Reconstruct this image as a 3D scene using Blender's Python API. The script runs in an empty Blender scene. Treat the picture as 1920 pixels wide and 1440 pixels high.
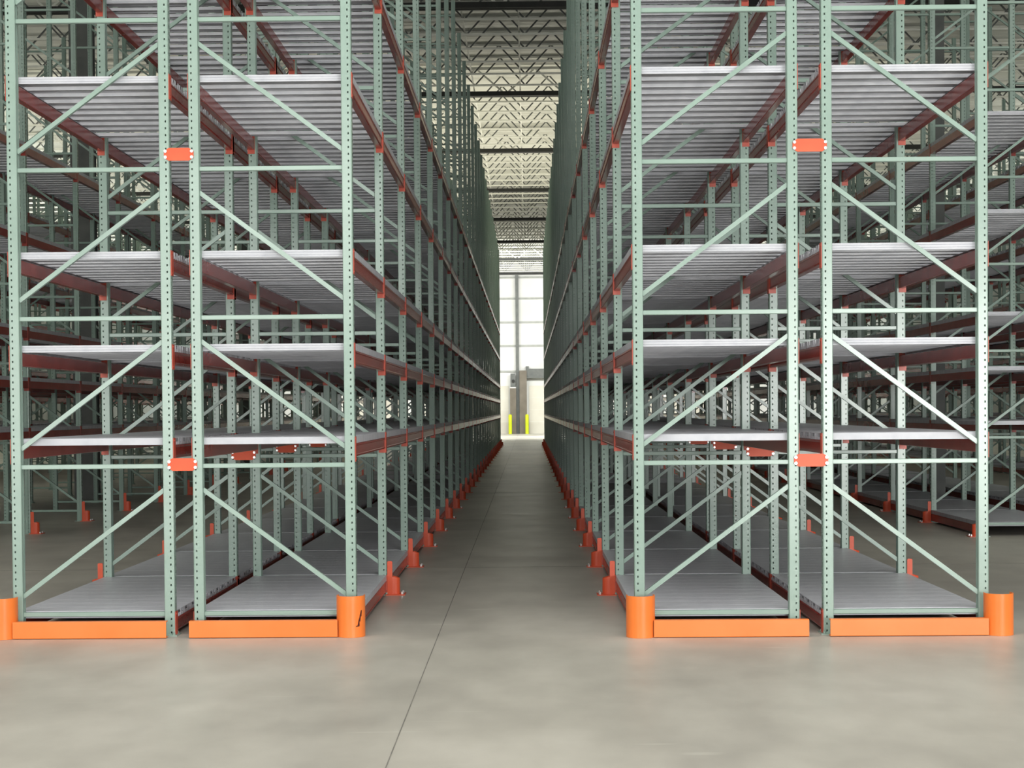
import bpy, math, random
from mathutils import Vector
random.seed(4)
scn = bpy.context.scene
COL = scn.collection
PI = math.pi

# ------------------------------------------------------------------ materials
def lin(c):
    return tuple((v / 12.92 if v <= .04045 else ((v + .055) / 1.055) ** 2.4) for v in c)

def material(name, c1, c2, scale=3.0, rough=.45, metal=0.0, bump=0.0, bscale=40, stretch=(1, 1, 1), rough2=None, spec=.5):
    m = bpy.data.materials.new(name); m.use_nodes = True
    nt = m.node_tree; b = nt.nodes['Principled BSDF']
    tc = nt.nodes.new('ShaderNodeTexCoord'); mp = nt.nodes.new('ShaderNodeMapping')
    mp.inputs['Scale'].default_value = stretch
    nt.links.new(tc.outputs['Object'], mp.inputs['Vector'])
    n = nt.nodes.new('ShaderNodeTexNoise'); n.inputs['Scale'].default_value = scale; n.inputs['Detail'].default_value = 5
    nt.links.new(mp.outputs['Vector'], n.inputs['Vector'])
    r = nt.nodes.new('ShaderNodeValToRGB')
    r.color_ramp.elements[0].position = .35; r.color_ramp.elements[1].position = .65
    r.color_ramp.elements[0].color = (*lin(c1), 1); r.color_ramp.elements[1].color = (*lin(c2), 1)
    nt.links.new(n.outputs['Fac'], r.inputs['Fac']); nt.links.new(r.outputs['Color'], b.inputs['Base Color'])
    b.inputs['Roughness'].default_value = rough; b.inputs['Metallic'].default_value = metal
    b.inputs['Specular IOR Level'].default_value = spec
    if bump:
        n2 = nt.nodes.new('ShaderNodeTexNoise'); n2.inputs['Scale'].default_value = bscale; n2.inputs['Detail'].default_value = 3
        nt.links.new(mp.outputs['Vector'], n2.inputs['Vector'])
        bp = nt.nodes.new('ShaderNodeBump'); bp.inputs['Strength'].default_value = bump; bp.inputs['Distance'].default_value = .05
        nt.links.new(n2.outputs['Fac'], bp.inputs['Height']); nt.links.new(bp.outputs['Normal'], b.inputs['Normal'])
    return m

M = {}
M['green'] = material('sage_green_paint', (.58, .672, .628), (.615, .705, .662), 2.5, .22)
M['red'] = material('red_beam_paint', (.58, .215, .185), (.64, .25, .215), 3, .22)
M['orange'] = material('orange_guard_paint', (.97, .50, .20), (.99, .53, .24), 3, .34)
M['redorange'] = material('red_orange_protector_paint', (.86, .33, .20), (.90, .37, .23), 3, .40)
M['clip'] = material('connector_paint', (.76, .31, .24), (.80, .36, .28), 3, .38)
M['spacer'] = material('spacer_paint', (.93, .33, .17), (.96, .38, .20), 3, .4)
M['galv'] = material('galvanised_sheet', (.76, .77, .80), (.83, .835, .86), 6, .42, .0, stretch=(1, 4, 1))
M['bolt'] = material('zinc_bolt', (.88, .88, .88), (.96, .96, .96), 8, .25, .6)
M['rollform'] = material('joist_paint', (.90, .90, .86), (.94, .94, .90), 3, .4)
M['girt'] = material('girt_grey', (.62, .63, .61), (.68, .69, .67), 3, .5)
M['darksteel'] = material('dark_steel', (.10, .11, .10), (.15, .15, .14), 3, .6)
M['colsteel'] = material('grey_column_paint', (.36, .38, .37), (.42, .43, .42), 3, .5)
M['roof'] = material('roof_insulation', (.80, .80, .76), (.90, .90, .86), .6, .35, 0, 1.0, 1.3, stretch=(.5, 2.2, 1))
M['panel'] = material('white_wall_panel', (.86, .87, .85), (.93, .93, .92), .4, .5)
M['sidewall'] = material('side_wall_panel', (.50, .52, .50), (.58, .60, .58), .4, .6)
M['doorcream'] = material('cream_door_panel', (.82, .80, .74), (.88, .87, .82), .6, .5)
M['doorpost'] = material('brown_grey_post', (.42, .39, .34), (.48, .45, .40), 1.5, .55)
M['yellow'] = material('bollard_yellow', (.80, .86, .10), (.86, .90, .16), 2, .4)
M['scuff'] = material('scuff_mark', (.30, .08, .03), (.38, .12, .05), 20, .7)
M['white'] = material('white_box', (.85, .85, .83), (.9, .9, .88), 3, .4)

def floor_material():
    m = bpy.data.materials.new('concrete_floor'); m.use_nodes = True
    nt = m.node_tree; b = nt.nodes['Principled BSDF']; L = nt.links.new
    tc = nt.nodes.new('ShaderNodeTexCoord')
    def noise(scale, det, st):
        mp = nt.nodes.new('ShaderNodeMapping'); mp.inputs['Scale'].default_value = st
        L(tc.outputs['Object'], mp.inputs['Vector'])
        n = nt.nodes.new('ShaderNodeTexNoise'); n.inputs['Scale'].default_value = scale; n.inputs['Detail'].default_value = det
        L(mp.outputs['Vector'], n.inputs['Vector']); return n
    n1 = noise(.55, 6, (1, .45, 1)); n2 = noise(3.5, 6, (.8, .5, 1)); n3 = noise(1.4, 4, (.35, 1, 1))
    mix = nt.nodes.new('ShaderNodeMath'); mix.operation = 'MULTIPLY_ADD'; mix.inputs[1].default_value = .35
    L(n2.outputs['Fac'], mix.inputs[0]); L(n1.outputs['Fac'], mix.inputs[2])
    r = nt.nodes.new('ShaderNodeValToRGB'); e = r.color_ramp.elements
    e[0].position = .48; e[0].color = (*lin((.665, .65, .615)), 1)
    e[1].position = .86; e[1].color = (*lin((.82, .805, .765)), 1)
    x = e.new(.68); x.color = (*lin((.755, .74, .70)), 1)
    L(mix.outputs[0], r.inputs['Fac'])
    # thin pale scrapes
    vr = nt.nodes.new('ShaderNodeValToRGB'); vr.color_ramp.elements[0].position = .70; vr.color_ramp.elements[1].position = .78
    n4 = noise(1.8, 2, (.5, 3.2, 1)); L(n4.outputs['Fac'], vr.inputs['Fac'])
    mc = nt.nodes.new('ShaderNodeMixRGB'); mc.inputs[2].default_value = (*lin((.80, .79, .75)), 1)
    L(r.outputs['Color'], mc.inputs[1]); L(vr.outputs['Color'], mc.inputs[0]); L(mc.outputs[0], b.inputs['Base Color'])
    rr = nt.nodes.new('ShaderNodeMapRange'); rr.inputs[3].default_value = .28; rr.inputs[4].default_value = .5
    L(n3.outputs['Fac'], rr.inputs[0]); L(rr.outputs[0], b.inputs['Roughness'])
    b.inputs['Specular IOR Level'].default_value = .45
    bp = nt.nodes.new('ShaderNodeBump'); bp.inputs['Strength'].default_value = .12; bp.inputs['Distance'].default_value = .02
    L(n2.outputs['Fac'], bp.inputs['Height']); L(bp.outputs['Normal'], b.inputs['Normal'])
    return m
M['floor'] = floor_material()
M['joint'] = material('floor_joint_sealant', (.44, .43, .41), (.54, .53, .50), 4, .8)

# ------------------------------------------------------------------ mesh helpers
class MB:
    def __init__(s): s.v = []; s.f = []
    def quad(s, a, b, c, d):
        i = len(s.v); s.v += [tuple(a), tuple(b), tuple(c), tuple(d)]; s.f.append((i, i+1, i+2, i+3))
    def box(s, x0, x1, y0, y1, z0, z1):
        i = len(s.v)
        s.v += [(x0,y0,z0),(x1,y0,z0),(x1,y1,z0),(x0,y1,z0),(x0,y0,z1),(x1,y0,z1),(x1,y1,z1),(x0,y1,z1)]
        s.f += [(i,i+3,i+2,i+1),(i+4,i+5,i+6,i+7),(i,i+1,i+5,i+4),(i+1,i+2,i+6,i+5),(i+2,i+3,i+7,i+6),(i+3,i,i+4,i+7)]
    def bbox(s, x0, x1, y0, y1, z0, z1, r=.004, axis='x'):
        """box whose four edges along `axis` are chamfered by r"""
        if axis == 'x':
            pts = [(y0+r,z0),(y1-r,z0),(y1,z0+r),(y1,z1-r),(y1-r,z1),(y0+r,z1),(y0,z1-r),(y0,z0+r)]
            s.ext(pts, lambda p, t: (t, p[0], p[1]), x0, x1)
        elif axis == 'y':
            pts = [(x0+r,z0),(x0,z0+r),(x0,z1-r),(x0+r,z1),(x1-r,z1),(x1,z1-r),(x1,z0+r),(x1-r,z0)]
            s.ext(pts, lambda p, t: (p[0], t, p[1]), y0, y1)
        else:
            pts = [(x0+r,y0),(x1-r,y0),(x1,y0+r),(x1,y1-r),(x1-r,y1),(x0+r,y1),(x0,y1-r),(x0,y0+r)]
            s.ext(pts, lambda p, t: (p[0], p[1], t), z0, z1)
    def ext(s, pts, fn, t0, t1, caps=True):
        i = len(s.v); n = len(pts)
        s.v += [fn(p, t0) for p in pts] + [fn(p, t1) for p in pts]
        for k in range(n):
            j = (k+1) % n; s.f.append((i+k, i+j, i+n+j, i+n+k))
        if caps:
            s.f.append(tuple(i+k for k in reversed(range(n)))); s.f.append(tuple(i+n+k for k in range(n)))
    def bar(s, a, b, w, d, side=Vector((0, 1, 0))):
        """rectangular bar a->b ; w across (perp. to side), d along side"""
        a = Vector(a); b = Vector(b); t = (b-a).normalized(); u = t.cross(side).normalized()*w/2; q = side*d/2
        i = len(s.v)
        for p in (a, b):
            for m_, n_ in ((-1,-1),(1,-1),(1,1),(-1,1)): s.v.append(tuple(p + u*m_ + q*n_))
        s.f += [(i,i+1,i+2,i+3),(i+7,i+6,i+5,i+4)]
        for k in range(4):
            j = (k+1) % 4; s.f.append((i+k, i+4+k, i+4+j, i+j))
    def cyl(s, c, r, h, n=20, axis='z', r2=None):
        r2 = r if r2 is None else r2; i = len(s.v)
        for t, rr in ((0, r), (h, r2)):
            for k in range(n):
                a = 2*PI*k/n; ca, sa = math.cos(a)*rr, math.sin(a)*rr
                s.v.append((c[0]+ca, c[1]+sa, c[2]+t) if axis == 'z' else ((c[0]+ca, c[1]+t, c[2]+sa) if axis == 'y' else (c[0]+t, c[1]+ca, c[2]+sa)))
        for k in range(n):
            j = (k+1) % n; s.f.append((i+k, i+j, i+n+j, i+n+k))
        s.f.append(tuple(i+k for k in reversed(range(n)))); s.f.append(tuple(i+n+k for k in range(n)))
    def add(s, o, off=(0, 0, 0), flip=False):
        i = len(s.v); sg = -1 if flip else 1
        s.v += [(sg*v[0]+off[0], sg*v[1]+off[1], v[2]+off[2]) for v in o.v]
        s.f += [tuple(k+i for k in f) for f in o.f]
    def mesh(s, name, mat):
        me = bpy.data.meshes.new(name); me.from_pydata(s.v, [], s.f); me.update()
        me.materials.append(M[mat]); return me

def link(name, me, parent=None, loc=(0, 0, 0), rz=0):
    o = bpy.data.objects.new(name, me); COL.objects.link(o); o.location = loc
    if rz: o.rotation_euler = (0, 0, rz)
    if parent: o.parent = parent
    return o
def tag(o, label=None, cat=None, group=None, kind=None):
    if label: o['label'] = label
    if cat: o['category'] = cat
    if group: o['group'] = group
    o['kind'] = kind or 'thing'
    return o
def struct(name, mb, mat, loc=(0, 0, 0), parent=None):
    o = link(name, mb.mesh(name, mat), parent, loc)
    if not parent: o['kind'] = 'structure'
    return o

ORD = 'first second third fourth fifth sixth seventh eighth ninth tenth eleventh twelfth thirteenth fourteenth fifteenth sixteenth seventeenth eighteenth nineteenth twentieth twenty-first twenty-second twenty-third twenty-fourth twenty-fifth twenty-sixth twenty-seventh twenty-eighth'.split()

# ------------------------------------------------------------------ layout (metres; camera stands at x=0, y=0)
D0 = 11.70                 # front frames of the left racks
DR = 11.57                 # front frames of the right racks
BAY = 2.515
HALF = .57                 # half spacing of the two columns of a frame
CW = .076
TOP = 9.3
LEV = [.18, 1.48, 2.18, 2.88, 4.19, 5.44]      # deck tops
THK = .052
BH = .10
BARS = [.161 + 1.108*i for i in range(9)]
NB = 25
# rows: key, centre x, facing (+1: aisle side is +x), front y, first bay, description
ROWS = [
    dict(n="row lining the aisle's left side", x=-1.33-HALF, s=1, y=D0, k0=0),
    dict(n="row backing the left aisle row", x=-3.83+HALF, s=-1, y=D0, k0=0),
    dict(n="row lining the aisle's right side", x=.815+HALF, s=-1, y=DR, k0=0),
    dict(n="row backing the right aisle row", x=3.345-HALF, s=1, y=DR, k0=0),
    dict(n="first row beyond left side aisle", x=-6.98-HALF, s=1, y=D0, k0=3),
    dict(n="second row beyond left side aisle", x=-9.35-HALF, s=-1, y=D0, k0=5),
    dict(n="first row beyond right side aisle", x=5.84+HALF, s=-1, y=DR+1.0, k0=3),
    dict(n="second row beyond right side aisle", x=7.75+HALF, s=1, y=DR+1.0, k0=4),
    dict(n="third row beyond left side aisle", x=-13.6-HALF, s=1, y=D0, k0=10),
    dict(n="fourth row beyond left side aisle", x=-15.4-HALF, s=-1, y=D0, k0=11),
    dict(n="third row beyond right side aisle", x=11.9+HALF, s=-1, y=DR, k0=9),
    dict(n="fourth row beyond right side aisle", x=13.3+HALF, s=1, y=DR, k0=10),
]

for i_ in (4, 5, 8, 9): ROWS[i_]['nofloor'] = True

# ------------------------------------------------------------------ upright frames
def column_mb(top=TOP, holes=True):
    """open C-section column; aisle face at +x, camera side faces -y (and the same at +y), holes punched at 50.8 mm"""
    m = MB(); h = CW/2; r = .009
    def strip(p, q, z0=0, z1=top): m.quad((*p, z0), (*q, z0), (*q, z1), (*p, z1))
    def holed(p, q, c, hw, hh, pitch, off=.0254):
        # face from p to q (in plan), hole centre at fraction c, half width hw (m), half height hh
        P, Q = Vector((*p, 0)), Vector((*q, 0)); L_ = (Q-P).length; t = (Q-P)/L_
        z = 0.0; u0, u1 = c*L_-hw, c*L_+hw
        def V(u, zz): v = P + t*u; return (v.x, v.y, zz)
        strip(p, V(u0, 0)[:2]); strip(V(u1, 0)[:2], q)
        while z < top - 1e-6:
            z2 = min(z+pitch, top); a, b = z+off-hh, z+off+hh
            if b < z2:
                m.quad(V(u0, z), V(u1, z), V(u1, a), V(u0, a)); m.quad(V(u0, b), V(u1, b), V(u1, z2), V(u0, z2))
            else: m.quad(V(u0, z), V(u1, z), V(u1, z2), V(u0, z2))
            z = z2
    A = [(h-r, -h), (h-r*.3, -h+r*.3), (h, -h+r)]
    B = [(h, h-r), (h-r*.3, h-r*.3), (h-r, h)]
    if holes:
        holed((-h+.004, -h), A[0], .74, .0052, .0075, .0508)
        holed(B[2], (-h+.004, h), .26, .0052, .0075, .0508)
        holed(A[2], (h, 0), .55, .0075, .0125, .0508, .022)
        holed((h, 0), B[0], .45, .0075, .0125, .0508, .022)
    else:
        strip((-h+.004, -h), A[0]); strip(B[2], (-h+.004, h)); strip(A[2], B[0])
    strip(A[0], A[1]); strip(A[1], A[2]); strip(B[0], B[1]); strip(B[1], B[2])
    for sg in (-1, 1):      # bends and back lips
        strip((-h+.004, sg*h), (-h, sg*(h-.004))); strip((-h, sg*(h-.004)), (-h, sg*(h-.022))); strip((-h, sg*(h-.022)), (-h+.012, sg*(h-.022)))
    # inner skin so that the sheet has thickness against the light
    strip((-h+.006, -h+.003), (h-.004, -h+.003)); strip((-h+.006, h-.003), (h-.004, h-.003))
    return m
def column_inner_fix(m): return m

def brace_h_mb(z):
    m = MB(); m.bbox(-HALF+CW/2, HALF-CW/2, -.019, .019, z-.017, z+.017, .004); return m
def brace_d_mb(z):
    m = MB(); m.bar((HALF-CW/2+.004, 0, z+.135), (-HALF+CW/2-.004, 0, z+1.108-.175), .032, .032); return m
def plate_mb():
    m = MB(); m.box(-.06, .06, -.075, .075, 0, .008)
    for y in (-.055, .055): m.cyl((.035, y, .008), .01, .016, 6)
    return m

def column_clean():
    # the column without inner skins over its holes: skins only between holes would hide them, so drop them
    m = column_mb(); m.v = m.v[:-8]; m.f = m.f[:-2]; return m
colm = column_clean()
ME_COL = colm.mesh('column', 'green')
ME_BASE = plate_mb().mesh('base_plate', 'green')
ME_BH = [brace_h_mb(z).mesh('horizontal_brace', 'green') for z in BARS]
ME_BD = [brace_d_mb(z).mesh('diagonal_brace', 'green') for z in BARS[:-1]]
allf = MB(); allf.add(colm, (HALF, 0, 0)); allf.add(colm, (-HALF, 0, 0), flip=True)
for z in BARS: allf.add(brace_h_mb(z))
for z in BARS[:-1]: allf.add(brace_d_mb(z))
allf.add(plate_mb(), (HALF, 0, 0)); allf.add(plate_mb(), (-HALF, 0, 0), flip=True)
ME_FRAME = allf.mesh('upright_frame', 'green')

def make_frame(row, k, loc):
    rz = 0 if row['s'] > 0 else PI
    full = (row['k0'] == 0 and k <= 8) or (row['k0'] in (3, 4, 5) and k <= 8)
    lab = 'green upright frame, %s from the front in the %s' % (ORD[k-row['k0']], row['n'])
    if row['k0']: lab = 'green upright frame, %s from the near end of the %s' % (ORD[k-row['k0']], row['n'])
    if full:
        o = link('upright_frame', None, None, loc, rz)
        link('column', ME_COL, o, (HALF, 0, 0)); link('column', ME_COL, o, (-HALF, 0, 0), PI)
        link('base_plate', ME_BASE, o, (HALF, 0, 0)); link('base_plate', ME_BASE, o, (-HALF, 0, 0), PI)
        for me in ME_BH[:(5 if k < 4 else 9)] if False else ME_BH: link('horizontal_brace', me, o)
        for me in ME_BD: link('diagonal_brace', me, o)
    else:
        o = link('upright_frame', ME_FRAME, None, loc, rz)
    return tag(o, lab, 'rack upright', 'upright frames of the pallet racks')

frames = []
for r in ROWS:
    for k in range(r['k0'], NB+1):
        frames.append((r, k)); make_frame(r, k, (r['x'], r['y']+k*BAY, 0))

# ------------------------------------------------------------------ beams
LB = BAY - CW
def beam_mb():
    """step beam along +y, outer face at x=0 looking to +x, top at z=0; a ledge steps down on the inside"""
    m = MB()
    pts = [(-.002, 0), (-.034, 0), (-.038, -.004), (-.038, -.036), (-.060, -.036), (-.064, -.040), (-.064, -BH+.004), (-.060, -BH), (-.004, -BH), (0, -BH+.004), (0, -.004)]
    pts = [(0, -.014), (-.003, -.003), (-.008, 0), (-.052, 0), (-.058, -.004), (-.058, -BH+.004), (-.054, -BH), (-.008, -BH), (-.003, -BH+.003), (0, -BH+.014), (-.005, -BH+.02), (-.005, -.02)]
    m.ext(pts, lambda p, t: (p[0], t, p[1]), CW/2+.004, BAY-CW/2-.004); return m
def connector_mb(end):
    """angle hooked on the column: one leg on the aisle face, one across the column side"""
    m = MB(); z0, z1 = -BH-.036, .052
    if end == 0:
        m.box(.0005, .0045, -CW/2+.006, CW/2+.002, z0, z1); m.box(-.060, .0045, CW/2+.0015, CW/2+.0055, z0, z1)
    else:
        m.box(.0005, .0045, BAY-CW/2-.002, BAY+CW/2-.006, z0, z1); m.box(-.060, .0045, BAY-CW/2-.0055, BAY-CW/2-.0015, z0, z1)
    for z in (z0+.02, z1-.02): m.cyl((.0045, (0 if end == 0 else BAY), z), .007, .004, 8, 'x')
    return m
bm_ = beam_mb(); c0, c1 = connector_mb(0), connector_mb(1)
ME_BEAM = bm_.mesh('beam_rail', 'red')
ME_CON = [c0.mesh('connector', 'clip'), c1.mesh('connector', 'clip')]
whole = MB(); whole.add(bm_); whole.add(c0); whole.add(c1)
ME_BEAM1 = whole.mesh('load_beam', 'red')
simple = MB(); simple.box(-.058, 0, CW/2, BAY-CW/2, -BH, 0); simple.box(.0005, .0045, -CW/2, CW/2, -BH-.036, .052)
simple.box(-.060, .0045, BAY-CW/2-.0055, BAY-CW/2-.0015, -BH-.036, .052)

LN = ['floor shelf', 'first shelf up', 'second shelf up', 'third shelf up', 'fourth shelf up', 'top shelf']
far_beams = MB(); nb = 0
for k in range(NB):
    for r in ROWS:
        if k < r['k0']: continue
        for li, z in enumerate(LEV):
            if li == 0 and r.get('nofloor'): continue
            zt = z - THK
            for side in (1, -1):      # +1 aisle-side beam
                f = r['s']*side
                X = r['x'] + f*(HALF+CW/2); Y = r['y']+k*BAY
                near = (r['k0'] == 0 and k <= 5)
                if near:
                    lab = 'red beam, %s, %s bay back, %s edge, %s' % (LN[li], ORD[k], 'aisle' if side == 1 else 'inner', r['n'])
                    if k <= 3:
                        o = link('load_beam', None, None, (X, Y, zt) if f > 0 else (X, Y+BAY, zt), 0 if f > 0 else PI)
                        link('beam_rail', ME_BEAM, o)
                        for q in (0, 1): link('connector', ME_CON[q], o)
                    else:
                        o = link('load_beam', ME_BEAM1, None, (X, Y, zt) if f > 0 else (X, Y+BAY, zt), 0 if f > 0 else PI)
                    tag(o, lab, 'rack beam', 'load beams carrying the shelf decks'); nb += 1
                else:
                    far_beams.add(simple, (X, Y if f > 0 else Y+BAY, zt), flip=(f < 0))
o = link('load_beams', far_beams.mesh('load_beams', 'red'))
tag(o, 'red load beams of all bays further back and beyond the side aisles', 'rack beam', 'load beams carrying the shelf decks', 'stuff')

# ------------------------------------------------------------------ decks of steel planks
DW = HALF + CW/2 - .006
PITCH = LB/10
def plank_mb(y0=-.055, y1=.055, h=.030):
    """roll-formed hat channel along x with two shallow grooves on top, open below"""
    m = MB(); t = .0025
    pts = [(y0, -h), (y0+.012, -h), (y0+.012, -h+t), (y0+t*2, -h+t), (y0+t*2, -t), (y1-t*2, -t), (y1-t*2, -h+t), (y1-.012, -h+t), (y1-.012, -h), (y1, -h),
           (y1, -.003), (y1-.003, 0), (y1-.030, 0), (y1-.034, -.002), (y1-.038, 0), (y0+.038, 0), (y0+.034, -.002), (y0+.030, 0), (y0+.003, 0), (y0, -.003)]
    m.ext(pts, lambda p, s: (s, p[0], p[1]), -DW, DW); return m
def strip_mb():
    """continuous edge strip on the aisle side (local +x) of a deck"""
    m = MB(); m.box(DW, DW+.003, CW/2+.006, BAY-CW/2-.006, -THK+.001, -.001)
    m.box(DW-.03, DW, CW/2+.006, BAY-CW/2-.006, -.034, -.031); return m
def comb_mb():
    """row of upright teeth along the inner edge of a deck"""
    m = MB(); n = 40; p = LB/n
    for i in range(n):
        y = CW/2+.004+p*(i+.5); m.box(-DW-.002, -DW+.03, y-.017, y+.017, -THK+.001, -.0305)
        if (i % 4) in (0, 2): m.box(-DW-.002, -DW+.001, y-.017, y+.017, -.0305, -.002)
    m.box(-DW+.012, -DW+.03, CW/2+.006, BAY-CW/2-.006, -.034, -.031)
    return m
def front_mb():
    m = MB(); m.ext([(CW/2+.003, -THK+.001), (CW/2+.012, -THK+.001), (CW/2+.012, -.006), (CW/2+.05, -.006), (CW/2+.05, 0), (CW/2+.003, 0), (CW/2+.003, -.014), (CW/2+.006, -.017), (CW/2+.003, -.020), (CW/2+.003, -.034), (CW/2+.006, -.037), (CW/2+.003, -.040)], lambda p, s: (s, p[0], p[1]), -DW, DW); return m
pk = plank_mb(); ME_PLANK = pk.mesh('deck_plank', 'galv')
def plank_y(i): return CW/2+.003+PITCH*(i+.62) + (.012 if i in (3, 7) else 0)
dk = MB()
for i in range(10):
    if i < 9: dk.add(pk, (0, plank_y(i), 0))
dk.add(plank_mb(LB+CW/2-.09, LB+CW/2-.004), (0, 0, 0))
dk.add(strip_mb()); dk.add(comb_mb()); dk.add(front_mb())
ME_DECK = dk.mesh('shelf_deck', 'galv')
def ymirror(src):
    m = MB(); m.v = [(-x, y, z) for x, y, z in src.v]; m.f = [tuple(reversed(f)) for f in src.f]; return m
ME_DECKM = ymirror(dk).mesh('shelf_deck', 'galv')
def wide_plank_mb(h=.030):
    m = MB(); a, t = -PITCH/2+.0015, .0025; b = -a
    pts = [(a, -h), (a+t, -h), (a+t, -t*2), (b-t, -t*2), (b-t, -h), (b, -h), (b, -.002), (b-.002, 0)]
    for g in (.066, 0, -.066): pts += [(g+.003, 0), (g, -.0018), (g-.003, 0)]
    pts += [(a+.002, 0), (a, -.002)]
    m.ext(pts, lambda p, s: (s, p[0], p[1]), -DW, DW); return m
def wide_y(i): return CW/2+.003+PITCH*(i+.5)
wp = wide_plank_mb(); ME_WPLANK = wp.mesh('deck_plank', 'galv')
dc = MB()
for i in range(10): dc.add(wp, (0, wide_y(i), 0))
dc.add(strip_mb()); dc.add(comb_mb()); dc.box(-DW, DW, CW/2+.001, CW/2+.003, -THK, -.004)
ME_CLOSED = dc.mesh('shelf_deck', 'galv'); ME_CLOSEDM = ymirror(dc).mesh('shelf_deck', 'galv')
fc = MB(); fc.box(-DW, DW, CW/2+.0005, CW/2+.003, -THK, -.004); ME_FRONTC = fc.mesh('front_channel', 'galv')
ME_EDGE = [[f.mesh(n, 'galv') for n, f in (('edge_strip', a_), ('edge_comb', b_))] for a_, b_ in ((strip_mb(), comb_mb()), (ymirror(strip_mb()), ymirror(comb_mb())))]
ME_FRONT = front_mb().mesh('front_channel', 'galv'); ME_LAST = plank_mb(LB+CW/2-.09, LB+CW/2-.004).mesh('deck_plank', 'galv')
sd = MB()
for i in range(9):
    y = plank_y(i); sd.box(-DW, DW, y-.055, y+.055, -.030, 0)
sd.box(-DW, DW, CW/2+.003, CW/2+.012, -THK, 0)
for sx in (-1, 1): sd.box(sx*DW-.003, sx*DW+.003, CW/2, BAY-CW/2, -THK+.001, -.001)

far_decks = MB(); ndk = 0
for k in range(NB):
    for r in ROWS:
        if k < r['k0']: continue
        for li, z in enumerate(LEV):
            if li == 0 and r.get('nofloor'): continue
            Y = r['y']+k*BAY
            ind = (r['k0'] == 0 and k <= 8) or (r['k0'] in (3, 4, 5) and k <= 7)
            if ind and ndk < 298:
                lab = 'grey steel deck, %s, %s bay back, %s' % (LN[li], ORD[k-r['k0']], r['n'])
                if r['k0'] == 0 and k <= 2:
                    o = link('shelf_deck', None, None, (r['x'], Y, z+.0005))
                    if li < 2:
                        for i in range(10): link('deck_plank', ME_WPLANK, o, (0, wide_y(i), 0))
                        link('front_channel', ME_FRONTC, o)
                    else:
                        for i in range(9): link('deck_plank', ME_PLANK, o, (0, plank_y(i), 0))
                        link('deck_plank', ME_LAST, o); link('front_channel', ME_FRONT, o)
                    for me in ME_EDGE[0 if r['s'] > 0 else 1]: link(me.name.split('.')[0], me, o)
                else:
                    o = link('shelf_deck', ((ME_CLOSED, ME_CLOSEDM) if li < 2 else (ME_DECK, ME_DECKM))[0 if r['s'] > 0 else 1], None, (r['x'], Y, z+.0005))
                tag(o, lab, 'shelf deck', 'slatted steel shelf decks'); ndk += 1
            else: far_decks.add(sd, (r['x'], Y, z+.0005))
o = link('shelf_decks', far_decks.mesh('shelf_decks', 'galv'))
tag(o, 'grey slatted decks of all bays further back and beyond the side aisles', 'shelf deck', 'slatted steel shelf decks', 'stuff')

# ------------------------------------------------------------------ row spacers between back-to-back frames
def spacer_mb(L):
    m = MB(); a, h, c = L/2, .047, .035
    pts = [(-a+c, -h), (a-c, -h), (a, -h+.022), (a, h-.022), (a-c, h), (-a+c, h), (-a, h-.022), (-a, -h+.022)]
    m.ext(pts, lambda p, t: (p[0], t, p[1]), -.006, 0); return m
def bolt_mb():
    m = MB(); m.cyl((0, -.010, 0), .0115, .010, 12, 'y'); m.cyl((0, -.018, 0), .0075, .009, 6, 'y'); return m
ME_BOLT = bolt_mb().mesh('bolt', 'bolt')
spc = {}
PAIRS = [(0, 1, 'left racks of the central aisle'), (2, 3, 'right racks of the central aisle')]
for a, b, nm in PAIRS:
    ra, rb = ROWS[a], ROWS[b]
    xa = ra['x'] - ra['s']*HALF; xb = rb['x'] - rb['s']*HALF
    cx, L = (xa+xb)/2, abs(xa-xb) - .0 - .024 + .024
    me = spacer_mb(L).mesh('spacer_plate', 'spacer')
    w = MB(); w.add(spacer_mb(L)); wm = w.mesh('row_spacer', 'spacer')
    for k in range(ra['k0'], NB+1):
        for zi, z in enumerate((1.282, 3.59) if k == 0 else (1.282,)):
            y = ra['y']+k*BAY-CW/2-.001
            hn = ('low', 'middle', 'high')[zi]
            lab = 'red-orange row spacer plate, %s one, %s frame back, %s' % (hn, ORD[k], nm)
            if k <= 4:
                o = link('row_spacer', None, None, (cx, y, z)); link('spacer_plate', me, o)
                for sx in (-1, 1):
                    for sz in (-1, 1): link('bolt', ME_BOLT, o, (sx*(L/2-.012), -.006, sz*.022))
            else: o = link('row_spacer', wm, None, (cx, y, z))
            tag(o, lab, 'row spacer', 'row spacer plates')

# ------------------------------------------------------------------ column protectors along the aisles
def protector_parts():
    """stands outside the aisle face (towards +x) of a column; origin at the column's aisle face on the floor"""
    sh = MB()
    # tall flat tongue facing the camera
    pts = [(.004, .008), (.050, .008), (.050, .300), (.043, .308), (.011, .308), (.004, .300)]
    sh.ext(pts, lambda p, t: (p[0], t, p[1]), -.046, -.038)
    # curved shield with a sloping top wrapped round the foot
    n = 10; ring = []
    for i in range(n+1):
        a = -PI/2 + PI*i/n; ring.append((.048+.062*math.cos(a), .046*math.sin(a)))
    i0 = len(sh.v)
    for (x, y) in ring:
        zt = .166 - .25*max(0, x-.05)
        sh.v += [(x, y, .008), (x+.006*(1 if x > .05 else 0), y, .008), (x, y, zt), (x+.004, y, zt)]
    for i in range(n):
        p, q = i0+4*i, i0+4*i+4
        sh.f += [(p, p+2, q+2, q), (p+1, q+1, q+3, p+3), (p+2, p+3, q+3, q+2)]
    bp = MB(); bp.box(-.01, .165, -.085, .085, 0, .008)
    bo = MB(); bo.cyl((.138, -.05, .008), .012, .022, 6); bo.cyl((.138, .05, .008), .012, .022, 6)
    return sh, bp, bo
sh, bp, bo = protector_parts()
MP = [sh.mesh('shield', 'redorange'), bp.mesh('foot_plate', 'redorange'), bo.mesh('anchor_bolt', 'bolt')]
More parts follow.
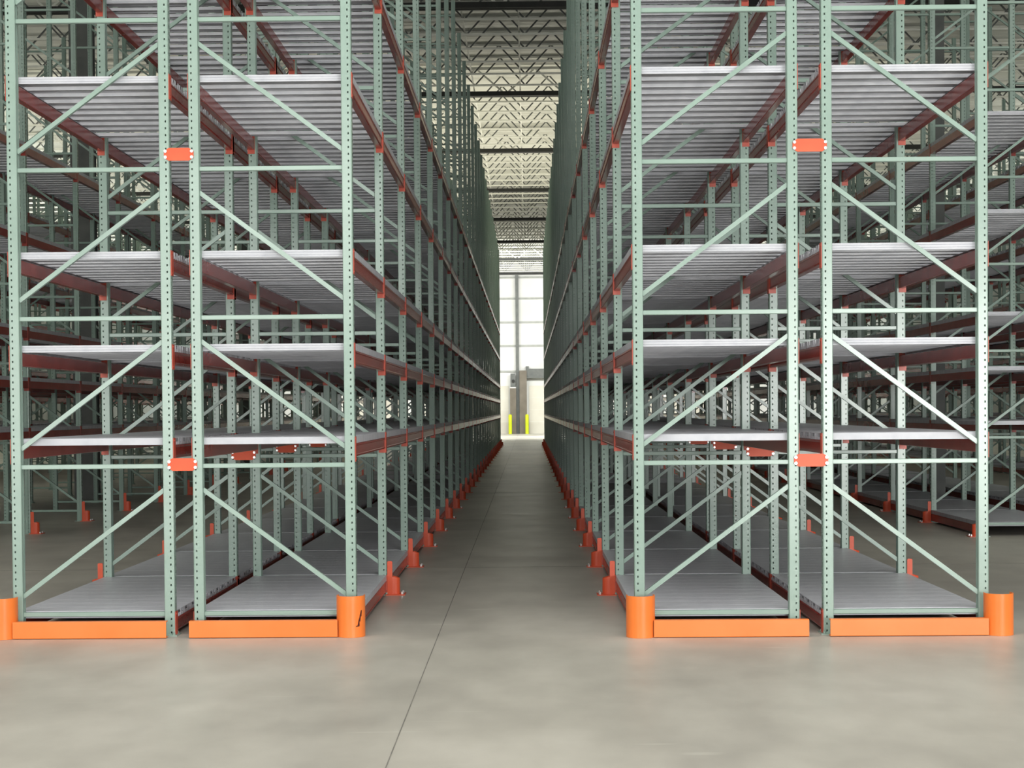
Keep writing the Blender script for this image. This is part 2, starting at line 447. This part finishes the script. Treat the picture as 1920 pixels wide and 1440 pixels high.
w = MB(); w.add(sh); w.add(bp); ME_PROT = w.mesh('column_protector', 'redorange')
def protector_flip(src):
    m = MB(); m.v = [(-x, y, z) for x, y, z in src.v]; m.f = [tuple(reversed(f)) for f in src.f]; return m
MPF = [protector_flip(sh).mesh('shield', 'redorange'), protector_flip(bp).mesh('foot_plate', 'redorange'), protector_flip(bo).mesh('anchor_bolt', 'bolt')]
ME_PROTF = protector_flip(w).mesh('column_protector', 'redorange')
for ri, r in enumerate(ROWS[:8]):
    if ri in (5, 7): continue
    for k in range(max(1, r['k0']), NB+1):
        pos = (r['x']+r['s']*(HALF+CW/2+.002), r['y']+k*BAY, 0)
        parts, one = (MP, ME_PROT) if r['s'] > 0 else (MPF, ME_PROTF)
        if k <= 6:
            o = link('column_protector', None, None, pos)
            for me, nm in zip(parts, ('shield', 'foot_plate', 'anchor_bolt')): link(nm, me, o)
        else: o = link('column_protector', one, None, pos)
        tag(o, 'red-orange column foot guard at %s %s, %s' % (ORD[k-r['k0']], 'frame' if r['k0'] == 0 else 'visible frame', r['n']), 'column guard', 'red-orange column foot guards')

# ------------------------------------------------------------------ end guards in front of the four front frames
def guard(row, label, xi, xo, mark=False):
    """xi inner end of the rail, xo centre of the round shield at the outer column"""
    y = row['y'] - .13
    o = link('end_guard', None, None, (xo, y, 0))
    s = MB(); n = 44; R, t, H = .106, .007, .305; i0 = 0
    sg = 1 if xo > row['x'] else -1
    for i in range(n+1):
        a = PI*1.5 + sg*(-PI*.62 + (PI*1.24)*i/n)
        for rr in (R, R-t):
            for z in (0.001, H): s.v.append((rr*math.cos(a), rr*math.sin(a)+.02, z))
    for i in range(n):
        p, q = 4*i, 4*i+4
        s.f += [(p, q, q+1, p+1), (p+2, p+3, q+3, q+2), (p+1, q+1, q+3, p+3), (p, p+2, q+2, q)]
    s.f += [(0, 1, 3, 2), (4*n, 4*n+2, 4*n+3, 4*n+1)]
    c = link('corner_shield', s.mesh('corner_shield', 'orange'), o)
    rl = MB(); a, b = sorted((xi-xo, -sg*(.092))); z1 = .128
    pts = [(0, .004), (-.055, .004), (-.058, .008), (-.058, z1-.005), (-.054, z1), (0, z1), (0, z1-.008), (-.048, z1-.008), (-.048, .012), (0, .012)]
    rl.ext(pts, lambda p, tt: (tt, p[0], p[1]), a, b)
    link('guard_rail', rl.mesh('guard_rail', 'orange'), o)
    if mark:
        mk = MB(); R2 = R+.0015
        def pt(u, z): aa = PI*1.5 + u/R; return (R2*math.cos(aa), R2*math.sin(aa)+.02, z)
        for (u0, z0, u1, z1_) in ((.052, .085, .070, .087), (.060, .087, .068, .120), (.066, .118, .082, .160), (.078, .155, .092, .200)):
            w_ = .019; mk.quad(pt(u0, z0), pt(u0+w_, z0), pt(u1+w_*.5, z1_), pt(u1, z1_))
        mk.quad(pt(.048, .080), pt(.076, .082), pt(.074, .090), pt(.050, .088))
        link('scuff_mark', mk.mesh('scuff_mark', 'scuff'), c)
    return tag(o, label, 'end guard', 'orange end guards')
guard(ROWS[1], 'orange end guard at the leftmost front corner, partly cut by the frame edge', -2.655-.03, -3.915)
guard(ROWS[0], 'orange end guard with dark scratch at the left corner of the aisle', -2.515, -1.325, True)
guard(ROWS[2], 'orange end guard with bright rounded corner at right of the aisle mouth', 2.035, .815)
guard(ROWS[3], 'orange end guard at the rightmost front corner, beside the right side aisle', 2.19, 3.43)

# ------------------------------------------------------------------ the building
X0, X1, YB, YF, ZR = -24.0, 22.0, -13.0, 112.0, 12.3
m = MB(); m.box(X0-.3, X1+.3, YB-.3, YF+.3, -.2, 0); struct('floor', m, 'floor')
def jointbox(n, x0, x1, y0, y1):
    m = MB(); m.box(x0, x1, y0, y1, .0003, .0014); struct('trim_%d' % n, m, 'joint')
jointbox(1, -.680, -.674, YB, YF)
jointbox(2, X0, X1, 16.62, 16.628)
jointbox(3, X0, X1, 31.9, 31.908)
jointbox(4, X0, X1, 47.1, 47.108)

m = MB(); y = YB-.3; prev = None; jp = 10.45/6.6
for i in range(int((YF-YB+.6)/(jp/6))+2):
    yy = YB-.3+i*jp/6; zz_ = ZR - .13*abs(math.sin(PI*(i/6.0)))
    if prev: m.quad((X0-.3, prev[0], prev[1]), (X0-.3, yy, zz_), (X1+.3, yy, zz_), (X1+.3, prev[0], prev[1]))
    prev = (yy, zz_)
m.box(X0-.3, X1+.3, YB-.3, YF+.6, ZR+.05, ZR+.2); struct('ceiling', m, 'roof')
m = MB(); m.box(X0-.3, X0, YB, YF, 0, ZR); struct('wall_left', m, 'sidewall')
m = MB(); m.box(X1, X1+.3, YB, YF, 0, ZR); struct('wall_right', m, 'sidewall')
m = MB(); m.box(X0, X1, YB-.3, YB, 0, ZR); struct('wall_back', m, 'sidewall')
# far wall: stacked panels with dark joints
m = MB(); zz = [0, 4.35, 4.82, 6.05, 8.0, 9.7, 11.0, ZR]
m.box(X0, X1, YF, YF+.3, 0, ZR); struct('wall_front', m, 'panel')
for i, z in enumerate([2.95+1.5, 6.28, 7.95, 9.65, 11.15]):
    m = MB(); m.box(X0, X1, YF-.06, YF, z-.07, z+.07); struct('trim_%d' % (10+i), m, 'girt')
def XP(px, Y=YF): return (px-989.5+0)*Y/2936
# columns of the far wall and dock door posts
for i, px in enumerate((971,)+tuple(971+s*255 for s in (-3, -2, -1, 1, 2, 3))):
    m = MB(); x = XP(px); m.box(x-.11, x+.11, YF-.34, YF-.32, 0, ZR-1.0); m.box(x-.01, x+.01, YF-.32, YF-.12, 0, ZR-1.0); m.box(x-.11, x+.11, YF-.12, YF-.10, 0, ZR-1.0)
    struct('wall_column', m, 'colsteel')
for i, (a, b) in enumerate(((-4.8, -1.35), (.1, 3.8), (-12.5, -8.8), (-8.2, -5.4), (6.2, 9.4), (10.2, 13.6))):
    m = MB(); m.box(a, b, YF-.05, YF, 0, 3.42)
    o = struct('door_%d' % (i+1), m, 'doorcream')
    m = MB()
    for z in (.85, 1.7, 2.55): m.box(a+.02, b-.02, YF-.056, YF-.05, z-.01, z+.01)
    link('door_panel_joint', m.mesh('door_panel_joint', 'rollform'), o)
m = MB(); m.box(-.12, 3.9, YF-.5, YF-.07, 3.95, 4.62); m.box(-.12, .1, YF-.5, YF-.07, 4.62, 4.8)
o = struct('door_header', m, 'colsteel')
def post(name, x0, x1, z1, label):
    m = MB(); m.box(x0, x1, YF-.62, YF-.30, 0, z1); o = link(name, m.mesh(name, 'doorpost'))
    tag(o, label, 'door post'); return o
p1 = post('dock_control_cabinet', XP(956.5), XP(968), 3.3, 'brown-grey tall cabinet left of the far wall column')
m = MB(); m.box(XP(956.5)+.05, XP(968)-.04, YF-.56, YF-.34, 3.32, 4.3); link('grey_top_box', m.mesh('grey_top_box', 'colsteel'), p1)
m = MB(); m.cyl((XP(963), YF-.66, 3.75), .11, .1, 14, 'y'); link('dark_lamp', m.mesh('dark_lamp', 'darksteel'), p1)
m = MB(); m.box(XP(956.5), XP(968), YF-.64, YF-.3, 3.25, 3.32); link('white_ledge', m.mesh('white_ledge', 'white'), p1)
p2 = post('dock_door_post', XP(974.5), XP(988), 4.5, 'brown-grey tall door post right of the far wall column')
for px, lab in ((956.5, 'yellow bollard left of the far wall column'), (988, 'yellow bollard right of the far wall column')):
    m = MB(); m.cyl((0, 0, 0), .125, 1.33, 20); m.cyl((0, 0, 1.33), .125, .06, 20, r2=.06)
    o = link('bollard', m.mesh('bollard', 'yellow'), None, (XP(px, YF-1.2), YF-1.2, 0)); tag(o, lab, 'bollard', 'bollards at the far wall')

# girders (dark lines) and bar joists
def girder(y, n):
    m = MB(); z0, z1 = 11.32, 12.1
    m.box(X0, X1, y-.13, y-.03, z0-.07, z0+.07); m.box(X0, X1, y+.03, y+.13, z0-.07, z0+.07)
    struct('roof_girder', m, 'darksteel')
    m = MB()
    m.box(X0, X1, y-.1, y+.1, 12.05, 12.13); x = X0
    while x < X1:
        m.bar((x, y, z0), (x+.9, y, z1), .05, .05); m.bar((x+.9, y, z1), (x+1.8, y, z0), .05, .05); x += 1.8
    struct('roof_girder_web', m, 'rollform')
GY = [48.0 + 10.45*i for i in range(-5, 7)]
for i, y in enumerate(GY): girder(y, i)
def joist_mb():
    m = MB(); z0, z1 = 11.40, 12.22
    m.box(X0, X1, -.035, .035, z0-.025, z0+.025); m.box(X0, X1, -.045, .045, z1-.03, z1+.03)
    x = X0; w_ = MB()
    while x < X1:
        w_.bar((x, 0, z0), (x+.75, 0, z1), .04, .04); w_.bar((x+.75, 0, z1), (x+1.5, 0, z0), .04, .04); x += 1.5
    return m, w_
mj_, wj_ = joist_mb()
MJ = mj_.mesh('roof_joist', 'rollform'); MJW = wj_.mesh('joist_web', 'colsteel')
y = 48.0 - 10.45*5 + 10.45/7
jn = 0
for gi in range(len(GY)):
    for q in range(1, 7):
        yy = GY[gi] + 10.45*q/6.6
        if yy > YF-.5 or yy < 8: continue
        o = link('roof_joist', MJ, None, (0, yy, 0)); o['kind'] = 'structure'; link('joist_web', MJW, o)
# bridging rods and vertical hangers running across joists
for i, x in enumerate((-3.1, -1.55, -.15, 1.35, 2.9)):
    m = MB(); m.box(x-.02, x+.02, 8, YF-.4, 11.43, 11.46); struct('ceiling_bridging_rod', m, 'rollform')
# big building columns in the flue gaps
def building_column(x, y, w=.42):
    m = MB(); t = .03; h = w/2
    m.box(x-h, x+h, y-h, y-h+t, 0, 11.3); m.box(x-h, x+h, y+h-t, y+h, 0, 11.3); m.box(x-.02, x+.02, y-h+t, y+h-t, 0, 11.3)
    struct('building_column', m, 'colsteel')
for (x, y) in ((-8.63, D0+BAY*7.5), (-8.63, D0+BAY*14.5), (-8.63, D0+BAY*21), (7.35, DR+BAY*6.6), (7.35, DR+BAY*14), (7.35, DR+BAY*21)): building_column(x, y, .4 if x < 0 else .22)

# ------------------------------------------------------------------ light
w = bpy.data.worlds.new('World'); scn.world = w; w.use_nodes = True
bg = w.node_tree.nodes['Background']; bg.inputs[0].default_value = (.75, .85, .8, 1); bg.inputs[1].default_value = .0
def area(name, loc, rot, sx, sy, power, col=(1, 1, 1), spread=PI):
    l = bpy.data.lights.new(name, 'AREA'); l.shape = 'RECTANGLE'; l.size = sx; l.size_y = sy; l.energy = power; l.color = col; l.spread = spread
    o = bpy.data.objects.new(name, l); COL.objects.link(o); o.location = loc; o.rotation_euler = rot; return o
# daylight through the openings of the wall behind the camera (facing +y)
area('dock_opening_light_wide', (-4, YB+.3, 6.2), (PI/2, 0, 0), 9, 3.6, 850, (1, 1, .96))
area('dock_opening_light_right', (9.6, YB+.3, 2.15), (PI/2, 0, 0), 9, 4.2, 2700, (1, .99, .97))
# overhead fill lamp added to brighten the open floor in front of the racks
area('front_overhead_fill', (0, 0.5, 12.0), (0, 0, 0), 40, 15, 3300, (1, .985, .975))
# fill lamps added high along the side walls to brighten the roof
area('side_fill_left', (X0+.3, 52, 10.9), (PI/2+math.radians(24), 0, -PI/2), 100, 1.8, 4600, (.97, 1, .93), math.radians(70))
area('side_fill_right', (X1-.3, 52, 10.9), (PI/2+math.radians(24), 0, PI/2), 100, 1.8, 2400, (.97, 1, .93), math.radians(70))
# fill lamp added to brighten the far wall and cross-aisle floor
area('far_cross_aisle_fill', (0, 94, 9.9), (math.radians(50), 0, 0), 34, 3, 6200, (1, 1, .96))
area('low_deck_fill_left', (-9.6, YB+.3, 2.15), (PI/2, 0, 0), 8, 4.2, 750, (1, .99, .97))  # low fill lamp added behind the camera to lift the lower decks
area('far_roof_fill', (-2, 60, 9.6), (PI, 0, 0), 30, 24, 2200, (1, .95, .78))  # upward-facing panel added to give the far roof its warm glow

# ------------------------------------------------------------------ camera
cd = bpy.data.cameras.new('Camera'); cam = bpy.data.objects.new('Camera', cd); COL.objects.link(cam)
cd.sensor_width = 36; cd.lens = 2936/1920*36; cd.shift_y = 106/1920; cd.clip_end = 400
cam.location = (0, 0, 1.665)
from mathutils import Matrix
yaw, pitch, roll = .0102, -.0192, -.0082
Rm = Matrix.Rotation(yaw, 3, 'Z') @ Matrix.Rotation(PI/2+pitch, 3, 'X') @ Matrix.Rotation(roll, 3, 'Z')
cam.rotation_euler = Rm.to_euler()
scn.camera = cam
vs = scn.view_settings; vs.view_transform = 'Standard'; vs.look = 'None'; vs.gamma = 1; vs.use_curve_mapping = False; vs.exposure = 0.0
scn.cycles.use_denoising = True; scn.cycles.use_adaptive_sampling = True; scn.cycles.adaptive_threshold = .03
scn.cycles.max_bounces = 6; scn.cycles.diffuse_bounces = 2; scn.cycles.glossy_bounces = 3
scn.cycles.sample_clamp_indirect = 6
